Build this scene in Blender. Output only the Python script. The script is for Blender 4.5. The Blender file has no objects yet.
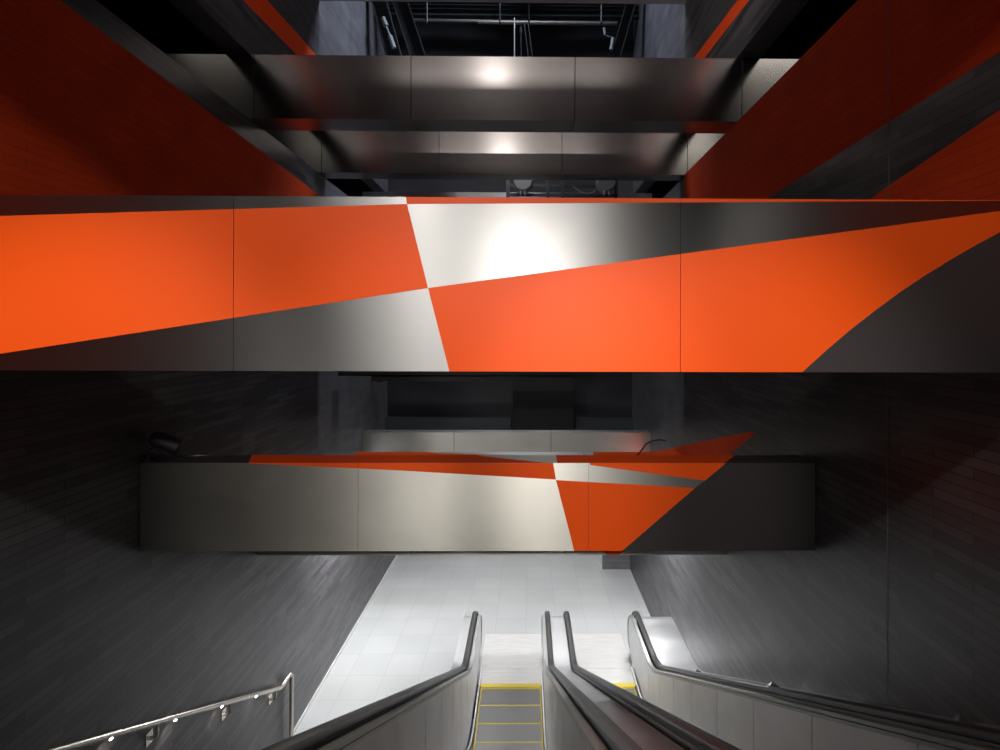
import bpy, bmesh, math, random
from math import sin, cos, pi, radians, tan, atan2, sqrt
from mathutils import Vector, Matrix
random.seed(4)
C = bpy.context.scene.collection

# ------------------------------------------------------------------ camera
F = 530.0
YAW = radians(.6); ROLL = radians(.17)
PPX, PPY = 532.5, 333.0
cam_d = bpy.data.cameras.new('camera'); cam = bpy.data.objects.new('camera', cam_d); C.objects.link(cam)
cam.location = (0, 0, 0); cam.rotation_euler = (pi/2, -ROLL, -YAW)
cam_d.sensor_width = 36.0; cam_d.lens = F/1000*36.0
cam_d.shift_x = (500-PPX)/1000; cam_d.shift_y = (PPY-375)/1000
cam_d.clip_start = 0.02
bpy.context.scene.camera = cam

def ray(px, py):
    v = Vector(((px-PPX)/F, 1.0, -(py-PPY)/F))
    return Matrix.Rotation(-YAW, 3, 'Z') @ (Matrix.Rotation(-ROLL, 3, 'Y') @ v)
def onY(px, py, Y):
    d = ray(px, py); return d*(Y/d.y)
def onX(px, py, X):
    d = ray(px, py); return d*(X/d.x)
def onZ(px, py, Z):
    d = ray(px, py); return d*(Z/d.z)

# ------------------------------------------------------------------ materials
def new_mat(name):
    m = bpy.data.materials.new(name); m.use_nodes = True
    nt = m.node_tree; b = nt.nodes['Principled BSDF']
    return m, nt, b
def N(nt, t, **kw):
    n = nt.nodes.new(t)
    for k, v in kw.items(): setattr(n, k, v)
    return n
def L(nt, a, b): nt.links.new(a, b)
def noise_rough(nt, b, lo, hi, scale=(3, 3, 3), detail=4):
    tc = N(nt, 'ShaderNodeTexCoord'); mp = N(nt, 'ShaderNodeMapping')
    mp.inputs['Scale'].default_value = scale
    nz = N(nt, 'ShaderNodeTexNoise'); nz.inputs['Detail'].default_value = detail; nz.inputs['Scale'].default_value = 1
    mr = N(nt, 'ShaderNodeMapRange'); mr.inputs['From Min'].default_value = .3; mr.inputs['From Max'].default_value = .7
    mr.inputs['To Min'].default_value = lo; mr.inputs['To Max'].default_value = hi
    L(nt, tc.outputs['Object'], mp.inputs['Vector']); L(nt, mp.outputs[0], nz.inputs['Vector'])
    L(nt, nz.outputs[0], mr.inputs['Value']); L(nt, mr.outputs[0], b.inputs['Roughness'])
    return nz
def plain(name, col, rough=.5, metal=0.0, spec=.5, lo=None):
    m, nt, b = new_mat(name)
    b.inputs['Base Color'].default_value = (*col, 1); b.inputs['Metallic'].default_value = metal
    b.inputs['Specular IOR Level'].default_value = spec
    noise_rough(nt, b, rough*.96, rough*1.04, (2, 2, 2))
    return m
def steel(name, col, rough, aniso, var=.06, tang=True):
    m, nt, b = new_mat(name)
    b.inputs['Metallic'].default_value = 1
    b.inputs['Anisotropic'].default_value = aniso
    b.inputs['Anisotropic Rotation'].default_value = 0.25
    if tang:
        t = N(nt, 'ShaderNodeTangent', direction_type='UV_MAP', uv_map='UVMap')
        L(nt, t.outputs[0], b.inputs['Tangent'])
    nz = noise_rough(nt, b, rough-var, rough+var, (1.5, 3, 3), 3)
    # brushed tone variation and handling smears
    tc = N(nt, 'ShaderNodeTexCoord'); n2 = N(nt, 'ShaderNodeTexNoise'); n2.inputs['Scale'].default_value = 1.7; n2.inputs['Detail'].default_value = 5
    L(nt, tc.outputs['Object'], n2.inputs['Vector'])
    rp = N(nt, 'ShaderNodeMapRange'); rp.inputs['From Min'].default_value = .3; rp.inputs['From Max'].default_value = .75
    rp.inputs['To Min'].default_value = 1.0; rp.inputs['To Max'].default_value = .86
    mx = N(nt, 'ShaderNodeMix', data_type='RGBA'); mx.inputs[6].default_value = (0, 0, 0, 1); mx.inputs[7].default_value = (*col, 1)
    L(nt, n2.outputs[0], rp.inputs['Value']); L(nt, rp.outputs[0], mx.inputs[0]); L(nt, mx.outputs[2], b.inputs['Base Color'])
    return m
def tile(name, c1, c2, cm, rough, axes, bw=.62, rh=.066, mort=.0035, bump=.25, offset=.5, spec=.5, rvar=.1, tv=(.72, 1.15), ns=2.3):
    """running-bond tile; axes picks which object axes run along and up the wall"""
    m, nt, b = new_mat(name)
    tc = N(nt, 'ShaderNodeTexCoord'); sp = N(nt, 'ShaderNodeSeparateXYZ'); cb = N(nt, 'ShaderNodeCombineXYZ')
    L(nt, tc.outputs['Object'], sp.inputs[0])
    L(nt, sp.outputs[axes[0]], cb.inputs[0]); L(nt, sp.outputs[axes[1]], cb.inputs[1])
    br = N(nt, 'ShaderNodeTexBrick'); br.offset = offset; br.offset_frequency = 2; br.squash = 1
    br.inputs['Color1'].default_value = (*c1, 1); br.inputs['Color2'].default_value = (*c2, 1); br.inputs['Mortar'].default_value = (*cm, 1)
    br.inputs['Scale'].default_value = 1; br.inputs['Mortar Size'].default_value = mort; br.inputs['Mortar Smooth'].default_value = .2
    br.inputs['Brick Width'].default_value = bw; br.inputs['Row Height'].default_value = rh; br.inputs['Bias'].default_value = 0
    L(nt, cb.outputs[0], br.inputs['Vector'])
    nz = N(nt, 'ShaderNodeTexNoise'); nz.inputs['Scale'].default_value = ns; nz.inputs['Detail'].default_value = 6
    L(nt, tc.outputs['Object'], nz.inputs['Vector'])
    mr = N(nt, 'ShaderNodeMapRange'); mr.inputs['From Min'].default_value = .3; mr.inputs['From Max'].default_value = .7
    mr.inputs['To Min'].default_value = tv[0]; mr.inputs['To Max'].default_value = tv[1]
    mx = N(nt, 'ShaderNodeMix', data_type='RGBA', blend_type='MULTIPLY'); mx.inputs[0].default_value = 1
    L(nt, nz.outputs[0], mr.inputs['Value']); L(nt, br.outputs['Color'], mx.inputs[6]); L(nt, mr.outputs[0], mx.inputs[7])
    L(nt, mx.outputs[2], b.inputs['Base Color'])
    bp = N(nt, 'ShaderNodeBump', invert=True); bp.inputs['Strength'].default_value = bump; bp.inputs['Distance'].default_value = .004
    L(nt, br.outputs['Fac'], bp.inputs['Height']); L(nt, bp.outputs[0], b.inputs['Normal'])
    r2 = N(nt, 'ShaderNodeMapRange'); r2.inputs['From Min'].default_value = .3; r2.inputs['From Max'].default_value = .7
    r2.inputs['To Min'].default_value = rough-rvar; r2.inputs['To Max'].default_value = rough+rvar
    L(nt, nz.outputs[0], r2.inputs['Value']); L(nt, r2.outputs[0], b.inputs['Roughness'])
    b.inputs['Specular IOR Level'].default_value = spec
    return m

ORANGE = (.80, .080, .002)
M = {}
M['steel'] = steel('brushed steel', (.42, .415, .41), .42, .96, .012)
M['steel_warm'] = steel('brushed steel aged', (.58, .565, .52), .43, .8, .015)
M['steel_high'] = steel('brushed steel upper', (.56, .52, .50), .24, .7, .01)
M['orange'] = plain('orange vinyl film', ORANGE, .46, 0, .28)
M['charcoal'] = plain('charcoal vinyl film', (.034, .029, .030), .45, 0, .4)
M['core'] = plain('dark joint filler', (.01, .01, .01), .8)
M['slate_x'] = tile('dark slate wall tile', (.031, .029, .031), (.088, .084, .089), (.010, .009, .010), .36, ('Y', 'Z'), mort=.004, bump=.15, rvar=.0, tv=(.8, 1.1), spec=.6)
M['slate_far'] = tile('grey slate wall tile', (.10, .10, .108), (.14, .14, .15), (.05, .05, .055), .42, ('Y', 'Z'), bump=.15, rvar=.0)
M['orange_x'] = tile('orange painted wall tile', (.70, .060, .006), (.76, .066, .006), (.55, .045, .005), .72, ('Y', 'Z'), bump=.12, spec=.25, tv=(.9, 1.05), rvar=.0)
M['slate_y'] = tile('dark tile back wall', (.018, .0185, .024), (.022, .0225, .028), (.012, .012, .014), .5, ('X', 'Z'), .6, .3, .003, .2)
M['floor'] = tile('pale floor tile', (.405, .41, .405), (.43, .434, .428), (.32, .32, .316), .5, ('X', 'Y'), .62, .62, .004, .15, 0.0, .4, .05, (.93, 1.03), 1.1)
M['stair'] = plain('grey stair stone', (.16, .16, .16), .6)
M['black'] = plain('matt black paint', (.012, .012, .014), .6)
M['void'] = plain('black painted soffit', (.014, .014, .017), .8)
M['ceiling'] = plain('grey plaster ceiling', (.30, .29, .30), .8)
M['lobby'] = plain('lobby plaster', (.12, .12, .12), .8)
M['rubber'] = plain('black rubber handrail', (.026, .024, .022), .36, 0, .5)
for l_ in list(M['rubber'].node_tree.links):
    if l_.to_socket.name == 'Roughness': M['rubber'].node_tree.links.remove(l_)
M['rubber'].node_tree.nodes['Principled BSDF'].inputs['Roughness'].default_value = .36
M['esc_panel'] = steel('satin steel balustrade', (.72, .72, .73), .42, .4, .03)
M['esc_panel'].node_tree.nodes['Principled BSDF'].inputs['Metallic'].default_value = .6
M['esc_deck'] = steel('worn steel deck', (.58, .58, .58), .33, .3, .05)
M['esc_deck'].node_tree.nodes['Principled BSDF'].inputs['Metallic'].default_value = .9
M['plate'] = plain('worn landing plate', (.6, .6, .6), .5, .25)
nt = M['plate'].node_tree; b = nt.nodes['Principled BSDF']
tc = N(nt, 'ShaderNodeTexCoord'); mp = N(nt, 'ShaderNodeMapping'); mp.inputs['Scale'].default_value = (1.5, 14, 1); nz = N(nt, 'ShaderNodeTexNoise'); nz.inputs['Scale'].default_value = 1.6; nz.inputs['Detail'].default_value = 6
mx = N(nt, 'ShaderNodeMix', data_type='RGBA'); mx.inputs[6].default_value = (.42, .41, .39, 1); mx.inputs[7].default_value = (.68, .67, .65, 1)
L(nt, tc.outputs['Object'], mp.inputs['Vector']); L(nt, mp.outputs[0], nz.inputs['Vector']); L(nt, nz.outputs[0], mx.inputs[0]); L(nt, mx.outputs[2], b.inputs['Base Color'])
M['trim'] = plain('grey aluminium trim', (.42, .42, .41), .38, 1.0)
M['yellow'] = plain('yellow safety paint', (.62, .47, .045), .55)
M['pipe'] = plain('galvanised pipe', (.45, .43, .40), .4, 1.0)
M['rail'] = plain('stainless handrail tube', (.60, .56, .50), .27, 1.0)
M['joint'] = plain('pale wall joint', (.16, .15, .145), .5)
M['disc'] = plain('grey lamp housing', (.20, .21, .22), .5)
M['gunmetal'] = plain('gunmetal rack steel', (.045, .05, .055), .45, .3)
M['white_trim'] = plain('pale stone skirting', (.55, .55, .54), .5)
# grooved steel treads
m, nt, b = new_mat('grooved step tread'); M['tread'] = m
b.inputs['Metallic'].default_value = .9; b.inputs['Base Color'].default_value = (.33, .33, .33, 1); b.inputs['Roughness'].default_value = .42
tc = N(nt, 'ShaderNodeTexCoord'); wv = N(nt, 'ShaderNodeTexWave', wave_type='BANDS', bands_direction='X'); wv.inputs['Scale'].default_value = 33
L(nt, tc.outputs['Object'], wv.inputs['Vector']); bp = N(nt, 'ShaderNodeBump'); bp.inputs['Strength'].default_value = .6; bp.inputs['Distance'].default_value = .006
L(nt, wv.outputs[0], bp.inputs['Height']); L(nt, bp.outputs[0], b.inputs['Normal'])
cr = N(nt, 'ShaderNodeMix', data_type='RGBA'); cr.inputs[6].default_value = (.16, .16, .16, 1); cr.inputs[7].default_value = (.48, .475, .46, 1)
L(nt, wv.outputs[0], cr.inputs[0]); L(nt, cr.outputs[2], b.inputs['Base Color'])
m, nt, b = new_mat('lit led'); M['led'] = m
b.inputs['Emission Color'].default_value = (1, .93, .8, 1); b.inputs['Emission Strength'].default_value = 25

# ------------------------------------------------------------------ mesh builder
class MB:
    def __init__(s): s.v = []; s.f = []; s.m = []
    def add(s, vs, fs, mi=0):
        o = len(s.v); s.v += [tuple(v) for v in vs]
        for f in fs: s.f.append([i+o for i in f]); s.m.append(mi)
        return s
    def box(s, x0, x1, y0, y1, z0, z1, mi=0):
        vs = [(x, y, z) for z in (z0, z1) for y in (y0, y1) for x in (x0, x1)]
        return s.add(vs, [(0, 2, 3, 1), (4, 5, 7, 6), (0, 1, 5, 4), (2, 6, 7, 3), (0, 4, 6, 2), (1, 3, 7, 5)], mi)
    def poly(s, pts, mi=0): return s.add(pts, [list(range(len(pts)))], mi)
    def prism(s, pts, d, mi=0):
        """closed polygon pts (3d) pushed along d"""
        n = len(pts); d = Vector(d); vs = [Vector(p) for p in pts]; vs += [p+d for p in vs]
        fs = [list(range(n))[::-1], list(range(n, 2*n))] + [(i, (i+1) % n, n+(i+1) % n, n+i) for i in range(n)]
        return s.add(vs, fs, mi)
    def tube(s, path, r, n=12, mi=0, cap=True):
        P = [Vector(p) for p in path]; k = len(P); vs = []; fs = []
        up = None
        for i in range(k):
            t = (P[min(i+1, k-1)]-P[max(i-1, 0)]).normalized()
            if up is None:
                up = Vector((0, 0, 1)) if abs(t.z) < .9 else Vector((1, 0, 0))
            a = (up - t*up.dot(t)).normalized(); b2 = t.cross(a); up = a
            rr = r[i] if isinstance(r, (list, tuple)) else r
            vs += [P[i]+a*rr*cos(2*pi*j/n)+b2*rr*sin(2*pi*j/n) for j in range(n)]
        for i in range(k-1):
            fs += [(i*n+j, i*n+(j+1) % n, (i+1)*n+(j+1) % n, (i+1)*n+j) for j in range(n)]
        if cap: fs += [list(range(n))[::-1], list(range((k-1)*n, k*n))]
        return s.add(vs, fs, mi)
    def sweep(s, prof, path, x0, mi=0, cap=True):
        """closed profile (x, n) swept along a (y, z) path at offset x0"""
        k = len(path); n = len(prof); vs = []; fs = []
        for i in range(k):
            y0, z0 = path[max(i-1, 0)]; y1, z1 = path[min(i+1, k-1)]
            l = sqrt((y1-y0)**2+(z1-z0)**2); ty, tz = (y1-y0)/l, (z1-z0)/l
            ny, nz = tz, -ty            # left-hand normal for a path running towards -y
            for (px, pn) in prof: vs.append((x0+px, path[i][0]+ny*pn, path[i][1]+nz*pn))
        for i in range(k-1):
            fs += [(i*n+j, i*n+(j+1) % n, (i+1)*n+(j+1) % n, (i+1)*n+j) for j in range(n)]
        if cap: fs += [list(range(n))[::-1], list(range((k-1)*n, k*n))]
        return s.add(vs, fs, mi)
    def build(s, name, mats, parent=None, smooth=False, bevel=0, fix=True):
        me = bpy.data.meshes.new(name)
        off = Vector((0, 0, 0))
        if parent is not None:
            p = parent
            while p is not None: off += p.location; p = p.parent
        me.from_pydata([tuple(Vector(v)-off) for v in s.v], [], s.f)
        mats = mats if isinstance(mats, (list, tuple)) else [mats]
        for q in mats: me.materials.append(M[q])
        me.polygons.foreach_set('material_index', s.m)
        bm = bmesh.new(); bm.from_mesh(me)
        if fix: bmesh.ops.recalc_face_normals(bm, faces=bm.faces)
        if bevel:
            es = [e for e in bm.edges if e.is_manifold and e.calc_face_angle(0) > .6]
            bmesh.ops.bevel(bm, geom=es, offset=bevel, segments=2, affect='EDGES', profile=.5)
        uv = bm.loops.layers.uv.new('UVMap')
        for f in bm.faces:
            nx = abs(f.normal.x) > max(abs(f.normal.y), abs(f.normal.z))
            for l in f.loops:
                c = l.vert.co
                l[uv].uv = (c.y, c.z) if nx else (c.x, c.y+c.z*1.0001 if abs(f.normal.y) < abs(f.normal.z) else c.z)
            if smooth: f.smooth = True
        bm.to_mesh(me); bm.free()
        if smooth: me.set_sharp_from_angle(angle=radians(35))
        o = bpy.data.objects.new(name, me); C.objects.link(o)
        if parent is not None: o.parent = parent
        return o

def thing(name, label, cat, loc=(0, 0, 0), group=None):
    o = bpy.data.objects.new(name, None); C.objects.link(o); o.location = loc
    o.empty_display_size = .2
    o['label'] = label; o['category'] = cat
    if group: o['group'] = group
    return o
def tag(o, label, cat, group=None):
    o['label'] = label; o['category'] = cat
    if group: o['group'] = group
    return o
def struct(o): o['kind'] = 'structure'; return o

# ------------------------------------------------------------------ the place (metres, eye at the origin)
FZ = -6.0                   # lower floor
XL, XR = -3.48, 2.64        # shaft walls
YN = 8.88                   # where the wall tile colour goes from dark to lighter grey
YB = 13.4                   # back header wall
S0, S1 = 2.67, 3.48         # slot in the side walls
CEIL = 5.53                 # ceiling of the near shaft
UP = -1.6                   # upper landing
BEHIND = -7.0

def flat(pts, off=(0, 0, 0)): return [tuple(Vector(p)+Vector(off)) for p in pts]

# floor: lower hall
struct(MB().box(XL-6, XR+6, 9.065, 26, FZ-.3, FZ).box(XL-6, -1.12, -1.0, 9.065, FZ-.3, FZ).box(-1.12, XR+6, -1.0, 9.065, FZ-.9, FZ-.6).build('floor', 'floor'))
struct(MB().box(XL-.2, XR+.2, BEHIND, .02, UP-.25, UP).build('floor_upper', 'lobby'))

# side walls
def film(mb, pts, n, mi): mb.poly([tuple(Vector(p)+Vector(n)*.0012) for p in pts], mi)
wl = MB()
wl.box(XL-.3, XL, BEHIND, YN, FZ, S0, 0); wl.box(XL-.3, XL, .7, YN, S1, CEIL+1.5, 0)
zt = lambda y: 2.60-.034*y
film(wl, [(XL, BEHIND, 0), (XL, YN, 0), (XL, YN, zt(YN)), (XL, 0, 2.6), (XL, BEHIND, 2.6)], (1, 0, 0), 1)
st = lambda y, z: z+.08*(y-7)
film(wl, [(XL, .7, st(.7, 4.08)), (XL, YN, st(YN, 4.10)), (XL, YN, st(YN, 4.42)), (XL, .7, st(.7, 4.44))], (1, 0, 0), 1)
struct(wl.build('wall_left', ['slate_x', 'orange_x'], fix=False))
wlf = MB(); g = .03
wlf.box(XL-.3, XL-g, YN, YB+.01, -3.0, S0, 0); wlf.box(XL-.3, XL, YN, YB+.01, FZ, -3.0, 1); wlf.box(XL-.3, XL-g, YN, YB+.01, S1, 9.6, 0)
wlf.box(XL-.3, XL, YB, 26, FZ, -2.6, 1)
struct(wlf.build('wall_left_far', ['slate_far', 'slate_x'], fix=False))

wr = MB()
wr.box(XR, XR+.3, BEHIND, YN, FZ, S0, 0); wr.box(XR, XR+.3, .7, YN, S1, CEIL+1.5, 0)
def rx(px, py): return onX(px, py, XR)
a, b_ = rx(770, 197), rx(1000, 52); sl = (a.z-b_.z)/(a.y-b_.y); t1 = lambda y: b_.z+sl*(y-b_.y)
c_, d_ = rx(873, 197), rx(1000, 110); sl2 = (c_.z-d_.z)/(c_.y-d_.y); t2 = lambda y: d_.z+sl2*(y-d_.y)
film(wr, [(XR, 0, S0), (XR, YN, S0), (XR, YN, t1(YN)), (XR, 0, t1(0))], (-1, 0, 0), 1)
film(wr, [(XR, 0, t2(0)), (XR, YN, 0), (XR, 0, 0)] if t2(YN) < 0 else [(XR, 0, t2(0)), (XR, YN, t2(YN)), (XR, YN, 0), (XR, 0, 0)], (-1, 0, 0), 1)
e0, e1 = rx(694, 58), rx(738, 0); h0, h1 = rx(704.4, 58), rx(749.4, 0)
le = lambda p, q, y: p.z+(q.z-p.z)/(q.y-p.y)*(y-p.y)
film(wr, [(XR, y, le(p, q, y)) for (p, q, y) in ((e0, e1, .7), (e0, e1, YN), (h0, h1, YN), (h0, h1, .7))], (-1, 0, 0), 1)
ta, tb = rx(754, 431), rx(640, 454)                         # painted point on the right wall below the big beam
tl = lambda y: ta.z+(tb.z-ta.z)/(tb.y-ta.y)*(y-ta.y)
film(wr, [ta, (XR, YN, tl(YN)), (XR, YN, -3.2), rx(688, 489), rx(755, 433.5)], (-1, 0, 0), 1)
struct(wr.build('wall_right', ['slate_x', 'orange_x'], fix=False))
wrf = MB()
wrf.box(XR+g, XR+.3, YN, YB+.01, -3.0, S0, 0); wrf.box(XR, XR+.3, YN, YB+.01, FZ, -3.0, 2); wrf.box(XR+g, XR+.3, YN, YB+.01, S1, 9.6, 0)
wrf.box(XR, XR+.3, YB, 26, FZ, -2.6, 2)
film(wrf, [(XR+g, YN, tl(YN)), (XR+g, 11.2, tl(11.2)), (XR+g, 11.2, -3.2), (XR+g, YN, -3.2)], (-1, 0, 0), 1)
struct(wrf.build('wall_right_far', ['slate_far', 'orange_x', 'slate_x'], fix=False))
yj = rx(888, 450).y
struct(MB().box(XR-.003, XR+.01, yj-.004, yj+.004, FZ+1.2, S0).build('trim_3', 'joint'))
# pier at the mouth of the lower hall
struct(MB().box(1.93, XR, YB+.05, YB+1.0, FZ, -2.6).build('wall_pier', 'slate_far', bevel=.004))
struct(MB().box(1.915, 1.928, YB+.04, YB+1.0, FZ, -2.6).build('trim_1', 'white_trim'))
# pale skirting line at the foot of the left wall
struct(MB().box(XL, XL+.02, 7.4, 26, FZ, FZ+.05).build('baseboard_left', 'white_trim'))
# back header wall, high void and lower hall ceiling
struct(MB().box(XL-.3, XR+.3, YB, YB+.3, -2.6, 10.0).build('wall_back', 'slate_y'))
struct(MB().box(XL-6, XR+6, YB, 26, -2.75, -2.6).build('ceiling_lower', 'ceiling'))
struct(MB().box(XL-6, XR+6, 26, 26.2, FZ, -2.6).build('wall_platform', 'ceiling'))
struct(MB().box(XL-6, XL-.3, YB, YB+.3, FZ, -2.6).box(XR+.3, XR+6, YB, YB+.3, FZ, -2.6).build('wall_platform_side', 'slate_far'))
struct(MB().box(XL-.3, XR+.3, YN, YB+.3, 9.6, 9.8).build('ceiling_void', 'void'))
struct(MB().box(XL, XR, YN-.25, YN, CEIL+.05, 9.6).build('wall_void', 'void'))
struct(MB().box(XL, XR, .35, YN, CEIL, CEIL+.05).build('ceiling', 'ceiling'))
# bulkhead and lobby behind the eye, with a made-up shelf cutting the cove light
struct(MB().box(XL, XR, .35, .7, 2.40, 3.6).box(XL, XR, .35, 1.0, 3.6, CEIL).box(XL, XR, 1.0, 2.0, 3.6, 4.67).build('wall_bulkhead', 'lobby'))
struct(MB().box(XL-.3, XR+.3, BEHIND, .35, 3.35, 3.5).build('ceiling_lobby', 'lobby'))
struct(MB().box(XL-.3, XR+.3, BEHIND-.2, BEHIND, UP, 3.5).build('wall_lobby', 'lobby'))
# dark galleries behind the slots
gl = MB()
gl.box(XL-5, XL-.3, .7, YB, 5.0, 5.2).box(XL-5.2, XL-5, .7, YB, S0-.2, 5.2).box(XL-5, XL-.3, .5, .7, S0-.2, 5.2).box(XL-5, XL-.3, YB, YB+.2, S0-.2, 5.2).box(XL-5, XL-.3, .7, YB, S0-.25, S0)
struct(gl.build('wall_gallery_left', 'void', fix=False))
gr = MB()
gr.box(XR+.3, XR+5, .7, YB, 5.0, 5.2).box(XR+5, XR+5.2, .7, YB, S0-.2, 5.2).box(XR+.3, XR+5, .5, .7, S0-.2, 5.2).box(XR+.3, XR+5, YB, YB+.2, S0-.2, 5.2).box(XR+.3, XR+5, .7, YB, S0-.25, S0)
struct(gr.build('wall_gallery_right', 'void', fix=False))

# ------------------------------------------------------------------ beams
def clip(poly, x0, x1, z0, z1):
    """clip a 2d polygon to a rectangle"""
    def cut(P, inside, inter):
        out = []
        for i in range(len(P)):
            a, b = P[i-1], P[i]
            if inside(b):
                if not inside(a): out.append(inter(a, b))
                out.append(b)
            elif inside(a): out.append(inter(a, b))
        return out
    def ix(x): return lambda a, b: (x, a[1]+(b[1]-a[1])*(x-a[0])/(b[0]-a[0]))
    def iz(z): return lambda a, b: (a[0]+(b[0]-a[0])*(z-a[1])/(b[1]-a[1]), z)
    P = poly
    for ins, itr in ((lambda p: p[0] >= x0-1e-9, ix(x0)), (lambda p: p[0] <= x1+1e-9, ix(x1)), (lambda p: p[1] >= z0-1e-9, iz(z0)), (lambda p: p[1] <= z1+1e-9, iz(z1))):
        if not P: return []
        P = cut(P, ins, itr)
    return P

def beam(label, Y, th, z0, z1, x0, x1, seams, base='steel', front=(), top=()):
    """front: (film, polygon in x,z); top: (film, polygon in x,y)"""
    root = thing('steel_beam', label, 'beam', ((x0+x1)/2, Y+th/2, z0), 'steel-clad beams across the shaft')
    MB().box(x0+.004, x1-.004, Y+.008, Y+th-.008, z0+.008, z1-.008).build('beam_core', 'core', root)
    xs = [x0]+list(seams)+[x1]; gp = .0013 if Y < 6 else .005
    for i in range(len(xs)-1):
        a, b = xs[i]+(gp if i else 0), xs[i+1]-(gp if i < len(xs)-2 else 0)
        mb = MB(); mb.box(a, b, Y, Y+th, z0, z1)
        mb.m = [0]*6
        k = 0
        for fm, pl in front:
            k += 1; q = clip(pl, a, b, z0, z1)
            if len(q) > 2: mb.poly([(x, Y-.0008, z) for x, z in q], {'orange': 1, 'charcoal': 2}[fm])
        for fm, pl in top:
            q = clip(pl, a, b, Y, Y+th)
            if len(q) > 2: mb.poly([(x, y, z1+.0008) for x, y in q], {'orange': 1, 'charcoal': 2}[fm])
        # keep the films facing out
        o = mb.build('cladding_panel', [base, 'orange', 'charcoal'], root, fix=False)
        me = o.data
        for p in me.polygons:
            if p.material_index and (p.normal.y > .5 or p.normal.z < -.5): p.flip()
    return root
def fp(pts, Y): return [(onY(x, y, Y).x, onY(x, y, Y).z) for x, y in pts]
def tp(pts, Z): return [(onZ(x, y, Z).x, onZ(x, y, Z).y) for x, y in pts]

# the big beam nearest the eye
Y0 = 2.42
beam('large brushed steel beam with broad orange and grey shapes, nearest, spanning the whole picture', Y0, .32, -.176, .618, XL, XR,
     [onY(233.5, 290, Y0).x, onY(680.5, 290, Y0).x], 'steel',
     front=[('orange', fp([(-320, 225.4), (407, 204), (428, 288), (-320, 403)], Y0)),
            ('orange', fp([(405, 192), (1000, 192), (1000, 200.8), (407, 204)], Y0)),
            ('orange', fp([(428, 288), (1000, 211), (1100, 197.5), (1100, 186), (1050, 208), (1000, 232), (975, 245.5), (950, 260), (925, 275.5), (900, 292), (875, 310.5), (850, 330), (826, 350.5), (804, 370.5), (790, 384), (452.6, 384)], Y0)),
            ('charcoal', fp([(1100, 186), (1050, 208), (1000, 232), (975, 245.5), (950, 260), (925, 275.5), (900, 292), (875, 310.5), (850, 330), (826, 350.5), (804, 370.5), (790, 384), (1200, 384), (1200, 186)], Y0))],
     top=[('orange', [(-.75, Y0), (XR, Y0), (XR, Y0+.32), (-.6, Y0+.32)])])

# the middle beam below it
Y2 = 4.80; z2t = onY(478, 463, Y2).z; z2b = onY(478, 551, Y2).z
beam('brushed steel beam with orange wedges and a charcoal right end, hung above the escalators', Y2, .31, z2b, z2t, XL+.004, XR-.012,
     [onY(358, 500, Y2).x, onY(588.5, 500, Y2).x], 'steel_warm',
     front=[('orange', fp([(248, 458), (553, 458), (553.5, 465), (556, 479.5), (400, 470.5), (275, 464.5), (248, 463.4)], Y2)),
            ('orange', fp([(590, 465), (590, 455), (735, 455), (723, 465.5), (705, 480.5)], Y2)),
            ('orange', fp([(556, 480), (695, 488), (622, 551), (614, 558), (576, 558)], Y2)),
            ('charcoal', fp([(735, 455), (723, 465.5), (705, 480.5), (695, 488), (622, 551), (614, 558), (850, 560), (850, 455)], Y2))],
     top=[('charcoal', tp([(100, 463.5), (248, 463.5), (253, 453), (100, 453)], z2t)),
          ('orange', tp([(248, 463.5), (553, 463.5), (480, 456), (475, 453), (253, 453)], z2t)),
          ('orange', tp([(558, 463.5), (724, 463.5), (738, 453), (555, 453)], z2t)),
          ('charcoal', tp([(724, 463.5), (850, 463.5), (850, 453), (738, 453)], z2t))])

# lower pair and far lower beam
zb0, zb1 = -2.90, -2.10
Y2b = 6.92
beam('lower steel beam mostly hidden behind the orange-wedged middle beam', Y2b, .31, zb0, zb1, XL+.004, XR-.004, [-1.5, .5], 'steel_warm',
     front=[('orange', fp([(602, 549), (611, 560), (628, 549)], Y2b))])
Y3b = 9.05
beam('lower steel beam with orange top, second from the back of the shaft', Y3b, .31, zb0, zb1, XL-.025, XR+.025, [-1.2, 1.0], 'steel_warm',
     top=[('orange', tp([(352, 457), (600, 457), (440, 453.5), (428, 452), (357, 452)], zb1)), ('orange', tp([(594, 457), (690, 457), (690, 452), (593, 452)], zb1))])
Y3 = 11.35
beam('plain pale steel beam in front of the dark back wall', Y3, .30, zb0, onY(505, 432.5, Y3).z, XL-.025, XR+.025, [onY(454, 440, Y3).x, onY(551, 440, Y3).x], 'steel_warm')
# upper pair resting in the wall slots
Y1 = 6.66
beam('upper steel beam with bright lamp reflections, topmost across the shaft', Y1, .40, S0+.004, S1-.01, XL-2.4, XR+1.9,
     [onY(254, 80, Y1).x, onY(411, 80, Y1).x, onY(575, 80, Y1).x, onY(742, 80, Y1).x], 'steel_high')
Y1b = 8.90
beam('upper steel beam with dim reddish sheen, just under and behind the topmost one', Y1b, .36, S0+.004, S1-.01, XL-2.4, XR+1.9,
     [onY(321.5, 150, Y1b).x, onY(439, 150, Y1b).x, onY(562, 150, Y1b).x, onY(687.5, 150, Y1b).x], 'steel_high')
Y1c = 11.3
beam('far steel beam showing as a thin strip above the large orange beam', Y1c, .3, 2.2, onY(430, 192, Y1c).z, XL-.025, XR+.025,
     [onY(386, 190, Y1c).x, .9], 'steel')

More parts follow.
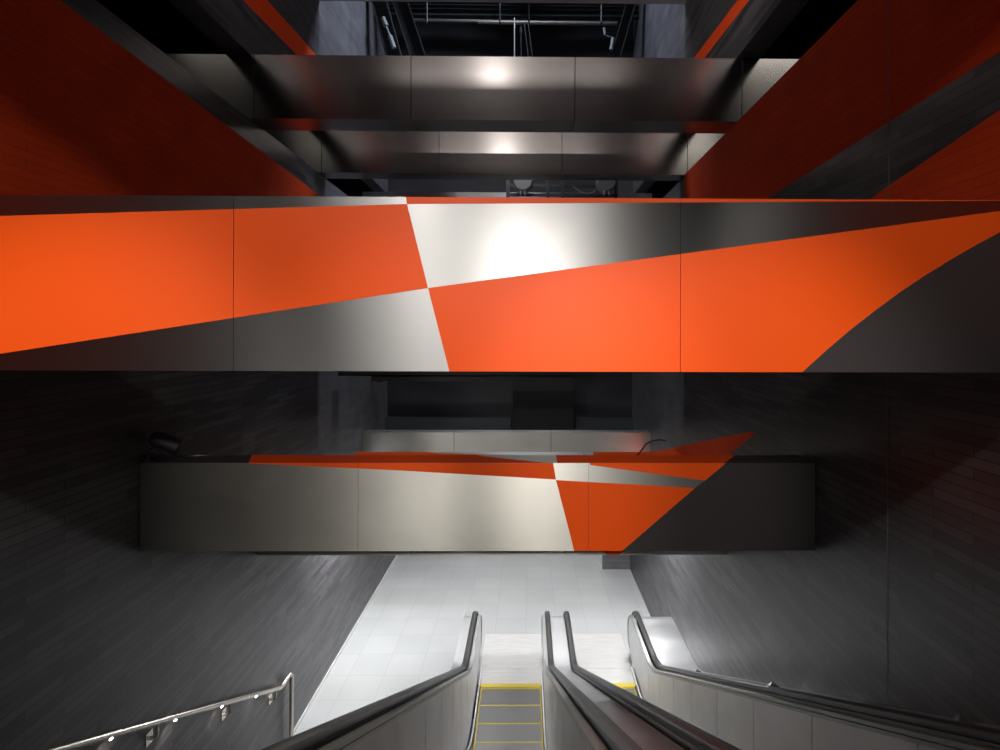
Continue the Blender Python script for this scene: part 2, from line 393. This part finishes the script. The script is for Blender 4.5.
# ------------------------------------------------------------------ escalators
TH = radians(30); TT = tan(TH)
YK = 8.02; YT = .38               # lower and upper knees of the incline
def bend(y, z_low, yk=YK, yt=YT, r=.28):
    """height of a line that runs level, climbs at 30 degrees towards the eye, then runs level again"""
    if y >= yk+r: z = 0
    elif y > yk-r: z = TT*(yk+r-y)**2/(4*r)
    else: z = TT*(yk-y)
    top = TT*(yk-yt)
    if y <= yt-r: z = top
    elif y < yt+r:
        u = y-(yt-r); z = top-TT*u*u/(4*r)
    return z_low+z
RAIL = -5.05
NR = .44
def rail_z(y): return bend(y, RAIL)
def step_z(y): return bend(y, FZ, 7.62, .36, .45)
YE = 9.47                          # centre of the lower newel round
def rail_path(dz=0.0):
    p = []
    for i in range(15):
        a = -pi/2+pi*i/14; p.append((YE+(NR+dz)*cos(a), RAIL-NR+(NR+dz)*sin(a)))
    y = YE-.25
    while y > -1.0:
        p.append((y, rail_z(y)+dz)); y -= .07
    zt_ = rail_z(-1.0)
    for i in range(15):
        a = pi/2+pi*i/14; p.append((-1.0+(NR+dz)*cos(a), zt_-NR+(NR+dz)*sin(a)))
    return p
RPROF = [(-.042, -.014), (-.043, .006), (-.038, .017), (-.026, .023), (0, .025), (.026, .023), (.038, .017), (.043, .006), (.042, -.014), (.034, -.022), (-.034, -.022)]
def strip(mb, xa, xb, ztop, zbot, y0, y1, mi=0, n=None):
    """upright sheet between two profiles, from y0 to y1"""
    n = n or max(2, int((y1-y0)/.12))
    ys = [y0+(y1-y0)*i/n for i in range(n+1)]
    pts = [(xa, y, ztop(y)) for y in ys]+[(xa, y, zbot(y)) for y in reversed(ys)]
    # build as quads so the sheet stays clean
    vs = []; fs = []
    for x in (xa, xb):
        for y in ys: vs += [(x, y, zbot(y)), (x, y, ztop(y))]
    k = 2*(n+1)
    for i in range(n):
        a = 2*i
        fs += [(a, a+1, a+3, a+2), (k+a, k+a+2, k+a+3, k+a+1), (a+1, k+a+1, k+a+3, a+3), (a, a+2, k+a+2, k+a)]
    fs += [(0, k, k+1, 1), (2*n, 2*n+1, k+2*n+1, k+2*n)]
    return mb.add(vs, fs, mi)
def inner_panel(root, xi, side, seams):
    """side +1: the panel body lies towards +x of its visible face"""
    xb = xi+side*.03
    mb = MB(); ys = [-1.0]+seams+[YE]
    for i in range(len(ys)-1):
        strip(mb, xi, xb, lambda y: rail_z(y)-.075, lambda y: step_z(y)+.02, ys[i]+.006, ys[i+1]-.006)
    pts = []
    for i in range(17):
        a = -pi/2+pi*i/16; pts.append((xi, YE+.002+(NR-.075)*cos(a), RAIL-NR+(NR-.075)*sin(a)))
    # newel nose down to the plate
    lo = RAIL-NR-(NR-.075)
    pts = [(xi, YE+.002, FZ+.02)] + [p for p in pts if True]
    mb.prism(pts, (xb-xi, 0, 0))
    o = mb.build('balustrade_panel', 'esc_panel', root)
    # thin trims under the rail
    t = MB()
    for d, w0, w1 in ((-.050, -.012, .040), (-.082, -.006, .012)):
        t.sweep([(min(side*w0, side*w1), -.010), (max(side*w0, side*w1), -.010), (max(side*w0, side*w1), .010), (min(side*w0, side*w1), .010)], rail_path(d), xi)
    t.build('trim_strip', 'trim', root)
    return o
def deck(root, x0, x1, drop, end, ygap=.0):
    """sheet-metal deck between rails or rail and wall, following the incline"""
    mb = MB(); th = .03
    path = []
    if end:
        for i in range(9):
            a = 0+pi/2*i/8; path.append((YE+(NR+drop)*cos(a)-.0, RAIL-NR+(NR+drop)*sin(a)))
        path.insert(0, (YE+NR+drop, FZ+.02)) if False else None
    y = YE-.2
    if not end: path.append((YE+.2, RAIL+drop))
    while y > -1.0:
        path.append((y, rail_z(y)+drop)); y -= .1
    mb.sweep([(x0, -th), (x1, -th), (x1, 0), (x0, 0)], path, 0)
    return mb.build('deck', 'esc_deck', root, smooth=True)

def escalator(label, xs0, xs1, pl, pr, rl, rr, loc):
    root = thing('escalator', label, 'escalator', loc, 'escalators side by side')
    # steps
    R = .40; y = 8.96; k = 0; prev = FZ
    ys = []
    while y > -.4:
        ys.append(y); y -= R
    for k, yb in enumerate(ys):
        ya = yb-R                                  # tread runs ya..yb, its riser faces the lower hall at yb
        zt_ = bend(yb-.1, FZ, 7.55, .36, .32)
        low = bend(yb+R-.1, FZ, 7.55, .36, .32)
        if zt_ > UP-.01: zt_ = UP-.01
        mb = MB(); mb.box(xs0, xs1, ya+.003, yb-.003, min(low, zt_)-.06, zt_-.012)
        mb.box(xs0+.018, xs1-.018, ya+.003, yb-.028, zt_-.012, zt_, 0)
        mb.box(xs0, xs0+.018, ya+.003, yb-.003, zt_-.012, zt_+.001, 1).box(xs1-.018, xs1, ya+.003, yb-.003, zt_-.012, zt_+.001, 1)
        mb.box(xs0+.018, xs1-.018, yb-.028, yb-.003, zt_-.012, zt_+.001, 1)
        mb.build('step', ['tread', 'yellow'], root)
    # comb, landing plate
    c = MB().box(xs0-.02, xs1+.02, 8.965, 9.06, FZ-.02, FZ+.012)
    n = 34
    for i in range(n):
        x = xs0+(xs1-xs0)*(i+.5)/n; c.box(x-.006, x+.006, 8.93, 8.965, FZ-.01, FZ+.008)
    c.build('comb', 'yellow', root)
    p = MB().box(xs0-.03, xs1+.03, 9.062, 9.45, FZ-.02, FZ+.008).box(xs0-.045, xs1+.045, 9.456, 10.55, FZ-.02, FZ+.008)
    p.build('landing_plate', 'plate', root)
    for x, sd in ((xs0-.012, -1), (xs1+.012, 1)):
        mb = MB(); strip(mb, x, x+sd*.02, lambda y: step_z(y)+.11, lambda y: step_z(y)-.12, -.6, 9.35)
        mb.build('skirt', 'esc_panel', root)
        q = MB(); q.sweep([(-.011, -.012), (.011, -.012), (.011, .012), (-.011, .012)], [(8.9-.1*i, step_z(8.9-.1*i)+.07) for i in range(93)], x-sd*.004)
        q.build('skirt_brush', 'rubber', root)
    inner_panel(root, pl, -1, [.3, 1.55, 2.55, 3.5, 4.4, 5.25, 6.05, 6.8, 7.5, 8.2])
    inner_panel(root, pr, 1, [.3, 1.55, 2.55, 3.5, 4.4, 5.25, 6.05, 6.8, 7.5, 8.2])
    for x in (rl, rr):
        h = MB(); h.sweep(RPROF, rail_path(), x); h.build('handrail', 'rubber', root, smooth=True)
        gd = MB(); gd.sweep([(-.028, -.055), (.028, -.055), (.028, -.022), (-.028, -.022)], rail_path(), x); gd.build('handrail_guide', 'trim', root)
    return root
RL1, RL2, RL3, RL4 = -.925, .385, .735, 2.0
eA = escalator('left escalator, with yellow-edged steps in clear view', -.76, .254, -.83, .30, RL1, RL2, (-.25, 8.0, FZ))
eB = escalator('right escalator running down beside the right wall, steps mostly hidden by the shared centre deck', .82, 1.843, .775, 1.90, RL3, RL4, (1.33, 8.0, FZ))
deck(eA, RL1-.20, RL1-.035, -.055, True)                     # outer deck of the left balustrade
deck(eA, RL2+.046, RL3-.048, -.06, True)                       # shared centre deck
deck(eB, RL4+.04, XR-.004, -.075, True)                      # broad deck against the right wall
deckshell = MB(); strip(deckshell, RL1-.20, RL1-.19, lambda y: rail_z(y)-.06, lambda y: step_z(y)-.05 if y < 7.5 else FZ, -1.0, YE+.3)
deckshell.build('outer_panel', 'esc_panel', eA)
endcap = MB().box(RL4+.04, XR-.004, YE+NR-.10, YE+NR-.08, FZ, RAIL-NR)
endcap.build('end_panel', 'esc_panel', eB)
endc = MB().box(RL2+.046, RL3-.048, YE+NR-.10, YE+NR-.08, FZ, RAIL-NR)
endc.build('end_panel', 'esc_panel', eA)
endl = MB().box(RL1-.20, RL1-.035, YE+NR-.10, YE+NR-.08, FZ, RAIL-NR)
endl.build('end_panel', 'esc_panel', eA)
# little anti-slide pyramids on the broad deck
def pyramid(parent, x, y):
    z = rail_z(y)-.075; s = .07; h = .07
    dz = (rail_z(y-s)-rail_z(y+s))/2
    vs = [(x-s, y-s, z+dz), (x+s, y-s, z+dz), (x+s, y+s, z-dz), (x-s, y+s, z-dz), (x, y, z+h)]
    mb = MB().add(vs, [(3, 2, 1, 0), (0, 1, 4), (1, 2, 4), (2, 3, 4), (3, 0, 4)])
    mb.build('deck_button', 'rail', parent)
for x, y in ((2.18, 7.55), (2.40, 7.40), (2.20, 5.24), (2.42, 5.18), (2.20, 2.98), (2.42, 2.93)):
    pyramid(eB, x, y)

# ------------------------------------------------------------------ stairs on the left
sm = MB(); y = 7.35; z = FZ
while z < UP-.2:
    sm.box(XL, RL1-.21, y-.295 if z+.17 < UP-.2 else y-.5, y, FZ, z+.17); y -= .295; z += .17
so = struct(sm.build('staircase', 'stair'))

# wall handrail with small downlights
hx = XL+.075
def hp(px, py): return onX(px, py, hx)
A = hp(281, 687.5); Bp = hp(62, 749.5)
sl_ = (Bp.z-A.z)/(Bp.y-A.y)
yp = hp(291.5, 680).y; zf = A.z
hr = thing('wall_handrail', 'stainless handrail with small lit lamps along the dark left wall', 'handrail', (hx, yp, FZ))
top_y = .8
pts = [(hx, top_y, A.z+sl_*(top_y-A.y)), (hx, A.y-.05, A.z-.05*sl_)]
for i in range(6): 
    t = i/5; pts.append((hx, A.y+.1*t-.02, A.z-(.02)*sl_*(1-t)*(1-t)+.0))
zc = A.z
for i in range(8):
    a = pi/2-pi/2*i/7; pts.append((hx, yp-.07+.07*cos(a), zc-.07+.07*sin(a)))
pts.append((hx, yp, FZ+.012))
MB().tube(pts, .028, 14).build('rail_tube', 'rail', hr, smooth=True)
bpl = MB(); bpl.tube([(hx, yp, FZ), (hx, yp, FZ+.012)], .055, 20); bpl.tube([(hx, yp, FZ+.012), (hx, yp, FZ+.03)], .032, 16)
bpl.build('base_plate', 'rail', hr, smooth=True)
def on_rail(y): return A.z+sl_*(y-A.y)
for px in (157, 230, 275.5):
    y = hp(px, 705).y; z = on_rail(y)
    k = MB(); k.box(XL, XL+.008, y-.045, y+.045, z-.2, z-.08)
    k.tube([(XL+.006, y, z-.14), (hx-.02, y, z-.14), (hx, y, z-.12), (hx, y, z-.02)], .015, 10)
    k.build('bracket', 'rail', hr, bevel=0)
for px in (109, 173.5, 220.3, 254.7):
    y = hp(px, 715).y; z = on_rail(y)
    k = MB(); k.tube([(hx+.012, y, z-.012), (hx+.02, y, z-.026)], [.015, .012], 10)
    k.build('led_lamp', 'led', hr)
    ld = bpl_l = bpl_d = bpy.data.lights.new('rail_led', 'SPOT'); ld.energy = 1.6; ld.spot_size = radians(120); ld.spot_blend = .6; ld.shadow_soft_size = .01; ld.color = (1, .92, .8)
    lo = bpy.data.objects.new('rail_led', ld); C.objects.link(lo); lo.location = (hx+.03, y, z-.05)
    lo.rotation_euler = Vector((-.35, .1, -1)).to_track_quat('-Z', 'Y').to_euler()

# ------------------------------------------------------------------ spotlight on the middle beam
pb = onZ(148, 460, z2t)
sp_x, sp_y = pb.x+.02, pb.y-.02
s = thing('spotlight', 'black spotlight on a bracket at the left end of the orange-wedged middle beam', 'spotlight', (sp_x, sp_y, z2t))
MB().box(sp_x-.03, sp_x+.03, sp_y-.03, sp_y+.03, z2t, z2t+.012).tube([(sp_x, sp_y, z2t), (sp_x, sp_y, z2t+.10), (sp_x+.10, sp_y, z2t+.15)], .010, 8).build('bracket', 'black', s)
hd = MB()
d = Vector((.83, .25, -.45)).normalized(); c0 = Vector((sp_x+.02, sp_y, z2t+.22))
hd.tube([c0, c0+d*.03, c0+d*.05, c0+d*.23], [.04, .068, .072, .072], 20)
hd.build('lamp_housing', 'black', s, smooth=True)
MB().tube([c0+d*.225, c0+d*.25], [.076, .076], 20).build('front_ring', 'black', s, smooth=True)

# ------------------------------------------------------------------ equipment seen through the gaps
# rack with two lamp backs above the large beam
yr = 10.9
rk = thing('hanging_rack', 'dark pipe rack behind the upper beams, above the big orange beam', 'rack', (onY(562, 190, yr).x, yr, onY(562, 196, yr).z))
def yp_(px, py, Y=yr): return onY(px, py, Y)
for py in (168, 185, 194.5):
    a, b = yp_(508, py), yp_(616, py); k = MB(); k.box(a.x, b.x, yr, yr+.05, a.z-.03, a.z+.03); k.build('crossbar', 'gunmetal', rk)
for px in (508, 548, 563, 616):
    a, b = yp_(px, 150), yp_(px, 205); k = MB(); k.box(a.x-.035, a.x+.035, yr-.03, yr+.06, b.z, a.z); k.build('upright', 'gunmetal', rk)
for px, lab in ((523, 'round grey lamp back at the left of the dark pipe rack'), (607, 'round grey lamp back at the right of the dark pipe rack')):
    c = yp_(px, 181, yr-.3)
    t = thing('spotlight', lab, 'lamp', (c.x, c.y, c.z))
    MB().tube([c, c+Vector((0, .04, 0)), c+Vector((0, .25, 0))], [.17, .195, .195], 28).build('lamp_housing', 'disc', t, smooth=True)
    for dx in (-.05, .05):
        MB().tube([c+Vector((dx, .05, -.17)), c+Vector((dx, .05, -.27))], .018, 8).build('lamp_leg', 'pipe', t, smooth=True)
cb = [yp_(x, y, yr-.1) for x, y in ((573, 186), (576, 189), (581, 192), (587, 193.5), (592, 193), (596, 190))]
tag(MB().tube(cb, .012, 6).build('power_cable', 'pipe', smooth=True), 'thin pale cable sagging between the two grey lamp backs', 'cable')

# high void: pipe, hangers, chains, braces
yv = 12.4
def vv(px, py, Y=yv): return onY(px, py, Y)
pr_ = thing('ceiling_pipe', 'long pale horizontal pipe high in the black void', 'pipe', vv(515, 22))
a, b = vv(411, 20), vv(617, 23.5); mid = vv(478, 22)
MB().tube([a, b], .035, 10).build('pipe_run', 'pipe', pr_, smooth=True)
MB().tube([vv(478, 22), vv(617, 23.5)], .045, 10).build('pipe_sleeve', 'pipe', pr_, smooth=True)
for px in (427.5, 500, 529, 601):
    p = vv(px, 22); MB().tube([p+Vector((0, -.06, 1.2)), p+Vector((0, -.06, -.05)), p+Vector((0, 0, -.06))], .02, 8).build('pipe_hanger', 'gunmetal', pr_)
for py, lab in ((9, 'upper dark steel joist'), (14, 'lower dark steel joist')):
    p, q = vv(395, py, 12.8), vv(640, py, 12.8)
    tag(MB().box(XL-.05, XR+.05, 12.7, 12.85, p.z-.07, p.z-.05).box(XL-.05, XR+.05, 12.76, 12.78, p.z-.05, p.z+.05).box(XL-.05, XR+.05, 12.7, 12.85, p.z+.05, p.z+.07).build('steel_joist', 'gunmetal'), lab+' above the pale pipe in the void', 'joist')
for k, (pa, pb2, lab) in enumerate((((514.5, 18), (514.5, 62), 'pale cord hanging straight, left of the four hanging cords'), ((521, 26), (521, 62), 'dark cord with a knot, second of the four hanging cords'), ((524, 22), (529, 62), 'slanted dark cord, third of the four hanging cords'), ((528, 22), (533, 62), 'slanted cord, rightmost of the four hanging cords'))):
    p, q = vv(*pa, 12.0), vv(*pb2, 12.0)
    mb = MB(); mb.tube([p, q], .010 if k else .016, 6)
    if k == 1: mb.tube([p-Vector((0, 0, .05)), p-Vector((0, 0, .12)), p-Vector((0, 0, .2))], [.02, .04, .015], 8)
    tag(mb.build('hanging_rope', 'pipe' if k == 0 else 'gunmetal', smooth=True), lab, 'rope')
def brace(pts, w, lab, mat='gunmetal'):
    P = [onY(x, y, Y) for x, y, Y in pts]
    d = (P[1]-P[0]).normalized(); n = Vector((d.z, 0, -d.x)).normalized()
    mb = MB()
    mb.prism([P[0]-n*w, P[0]+n*w, P[1]+n*w, P[1]-n*w], (0, .02, 0))
    mb.prism([P[0]-n*w, P[0]-n*(w-.02), P[1]-n*(w-.02), P[1]-n*w], (0, -.14, 0))
    mb.prism([P[0]+n*(w-.02), P[0]+n*w, P[1]+n*w, P[1]+n*(w-.02)], (0, -.14, 0))
    return tag(mb.build('roof_frame_brace', mat), lab, 'brace')
brace([(377, -8, 11.6), (396, 62, 11.6)], .16, 'slanting dark steel brace against the left grey wall, high in the void', 'black')
brace([(397, -8, 12.0), (420, 62, 12.0)], .17, 'slanting dark steel brace left of the pale pipe, high in the void', 'black')
brace([(634, -8, 12.0), (614, 62, 12.0)], .11, 'slanting dark steel brace right of the pale pipe, high in the void', 'black')
bx0 = vv(384, 28, 11.4)
tag(MB().tube([vv(383, 18, 11.4), vv(386, 26, 11.4)], .05, 8).tube([vv(390, 36, 11.4), vv(394, 48, 11.4)], .05, 8).tube([vv(386, 26, 11.4), vv(390, 36, 11.4)], .02, 8).build('hanging_conduit', 'disc', smooth=True), 'short pale conduit clipped beside the left brace', 'conduit')
tag(MB().tube([vv(613, 38, 11.8), vv(611, 50, 11.8)], .04, 8).tube([vv(604, 28, 11.8), vv(605, 35, 11.8)], .03, 8).tube([vv(605, 35, 11.8), vv(613, 38, 11.8)], .012, 6).build('hanging_conduit', 'disc', smooth=True), 'small pale fitting below the right end of the pipe', 'conduit')

# back wall: duct, ledge, tray
du = thing('air_duct', 'square black duct on the dark back wall above the pale steel beam', 'duct', (onY(543, 400, 12.9).x, 12.9, -3.0))
p, q = onY(513, 380, 12.7), onY(574, 440, 12.7)
MB().box(p.x, q.x, 12.7, YB-.004, q.z, p.z).build('duct_body', 'core', du, bevel=.01)
MB().box(p.x-.03, q.x+.03, 12.62, 12.74, p.z-.25, p.z+.02).build('duct_flange', 'black', du)
p, q = onY(388, 418, 13.2), onY(630, 440, 13.2)
struct(MB().box(XL-.05, onY(511, 418, 13.2).x, 13.2, YB, q.z, p.z).box(onY(576, 418, 13.2).x, XR+.05, 13.2, YB, q.z, p.z).build('trim_2', 'gunmetal', bevel=.006))
yt_ = 9.6
tr = thing('cable_tray', 'long black cable tray just visible under the big orange beam', 'tray', (onY(468, 375, yt_).x, yt_, onY(468, 375, yt_).z))
p, q = onY(338, 364, yt_), onY(596, 376.5, yt_)
MB().box(p.x, q.x, yt_, yt_+.35, q.z-.0, q.z+.02).box(p.x, q.x, yt_, yt_+.015, q.z, q.z+.1).box(p.x, q.x, yt_+.335, yt_+.35, q.z, q.z+.1).build('tray_channel', 'black', tr)
for px in (345, 430, 590):
    x = onY(px, 375, yt_).x; MB().tube([(x, yt_+.17, q.z+.01), (x, yt_+.17, q.z+1.6)], .012, 6).build('tray_rod', 'black', tr)
ztr = q.z; p, q = onY(372, 376, yt_+.1), onY(485, 381, yt_+.1); p.z = ztr
tag(MB().box(p.x, q.x, yt_+.05, yt_+.25, q.z, p.z-.005).box(p.x+.1, p.x+.16, yt_+.03, yt_+.27, q.z-.02, p.z-.005).box(q.x-.2, q.x-.14, yt_+.03, yt_+.27, q.z-.02, p.z-.005).build('light_track', 'black'), 'black light track clipped under the left part of the cable tray', 'track')
# loose cable on the right
cb = [onY(x, y, Y3b-.02) for x, y in ((637, 458), (641, 451), (646, 444), (652, 441), (659, 439.7), (666, 440.5))]
cb[0] = cb[0]+Vector((0, .1, .0))
tag(MB().tube(cb, .014, 8).build('loose_cable', 'black', smooth=True), 'loose black cable curling up at the right end of the pale steel beam', 'cable')

# ------------------------------------------------------------------ lights
def spot(loc, at, e, size, blend=.3, r=.08, col=(1, .96, .9), name='lobby_spot'):
    l = bpy.data.lights.new(name, 'SPOT'); l.energy = e; l.spot_size = radians(size); l.spot_blend = blend; l.shadow_soft_size = r; l.color = col
    o = bpy.data.objects.new(name, l); C.objects.link(o); o.location = loc
    o.rotation_euler = (Vector(at)-Vector(loc)).to_track_quat('-Z', 'Y').to_euler(); return o
def area(loc, at, e, sx, sy, col=(1, 1, 1), name='ceiling_panel', spread=180):
    l = bpy.data.lights.new(name, 'AREA'); l.shape = 'RECTANGLE'; l.size = sx; l.size_y = sy; l.energy = e; l.color = col; l.spread = radians(spread)
    o = bpy.data.objects.new(name, l); C.objects.link(o); o.location = loc
    o.rotation_euler = (Vector(at)-Vector(loc)).to_track_quat('-Z', 'Y').to_euler(); return o
# lobby track lamps behind the eye
area((-.72, -1.5, 2.92), (-.6, Y0, .2), 34, 3.3, .12, (1, .95, .9), 'lobby_strip', 100)
spot((.45, -1.5, 2.9), (.7, Y0, .1), 50, 60, .8, .14)
spot((-1.4, -1.5, 2.9), (-1.5, Y0, .1), 150, 56, .9, .14)
spot((2.5, -1.5, 2.9), (2.4, Y0, .12), 125, 40, .9, .14)
spot((-3.15, -1.5, 2.9), (-2.8, Y0, .1), 105, 42, .9, .14)
for x, tx, e in ((-2.4, -2.0, 1700), (-.2, -.2, 1300), (-.1, 1.15, 1900)):
    spot((x, -5.6, 2.5), (tx, Y2, -1.5), e, 18, .8, .10)
# lamps under the lower beams light the landing
area((-2.95, 10.0, -2.95), (-3.48, 9.8, -4.5), 150, 1.4, .15, (.97, .98, 1), 'beam_lamp')
area((2.05, 9.9, -2.95), (2.64, 9.4, -4.6), 130, 1.4, .15, (.97, .98, 1), 'beam_lamp')
area((-.2, 9.7, -2.95), (-.2, 9.2, -6), 40, 1.8, .2, (.97, .98, 1), 'beam_lamp')
area((-.4, 11.7, -2.95), (-.4, 11.8, -6), 52, 4.5, .2, (.97, .98, 1), 'beam_lamp')
for y in (16, 19.5): area((-.4, y, -2.8), (-.4, y, -6), 70, 4, .4, (.97, .98, 1), 'platform_lamp')
# the black spotlight on the middle beam
spot(tuple(c0+d*.27), (-.2, Y3, -2.28), 190, 38, .9, .05, name='beam_spot')
# made-up cove lamps, added to wash the shaft ceiling, upper beam and upper walls
area((-.4, 1.3, 4.898), (-.4, 5.5, 5.15), 24, 5.0, .03, (1, .93, .9), 'cove_fill_strip')
area((-.72, 1.25, 4.915), (-.72, 6.6, 4.3), 26, .55, .03, (1, .96, .92), 'cove_fill_lamp')
spot((-1.5, 1.3, 4.88), (2.64, 7.9, 4.1), 1000, 42, .9, .06, (1, .92, .88), 'cove_fill_spot')
spot((1.2, 1.3, 4.88), (-3.48, 7.6, 4.1), 170, 42, .9, .06, (1, .92, .88), 'cove_fill_spot')
# cool fill lights added in the void to brighten the far walls
area((0, 10.2, 9.4), (-2.6, 10.4, 5.2), 150, 1.6, .8, (.75, .82, 1), 'void_fill', 100)
area((0, 10.2, 9.4), (2.4, 10.4, 5.2), 80, 1.6, .8, (.75, .82, 1), 'void_fill', 100)
area((-.7, 9.45, 3.75), (-.7, 11.3, 2.9), 14, 2.2, .1, (1, .97, .95), 'beam_lamp')  # added unseen lamp, brightens the far upper beam and the rack
for x, e in ((XL-1.8, 1.2), (XR+1.6, 6)): area((x, 4.6, 4.9), (x, 5.4, 3), e, 1.0, .6, (1, .96, .88), 'gallery_fill')  # added fill lights, lift the beam ends inside the slots

w = bpy.data.worlds.new('world'); bpy.context.scene.world = w; w.use_nodes = True
w.node_tree.nodes['Background'].inputs[0].default_value = (.02, .02, .022, 1); w.node_tree.nodes['Background'].inputs[1].default_value = .2
vs_ = bpy.context.scene.view_settings
vs_.view_transform = 'Standard'; vs_.look = 'None'; vs_.gamma = 1; vs_.use_curve_mapping = False; vs_.exposure = 0
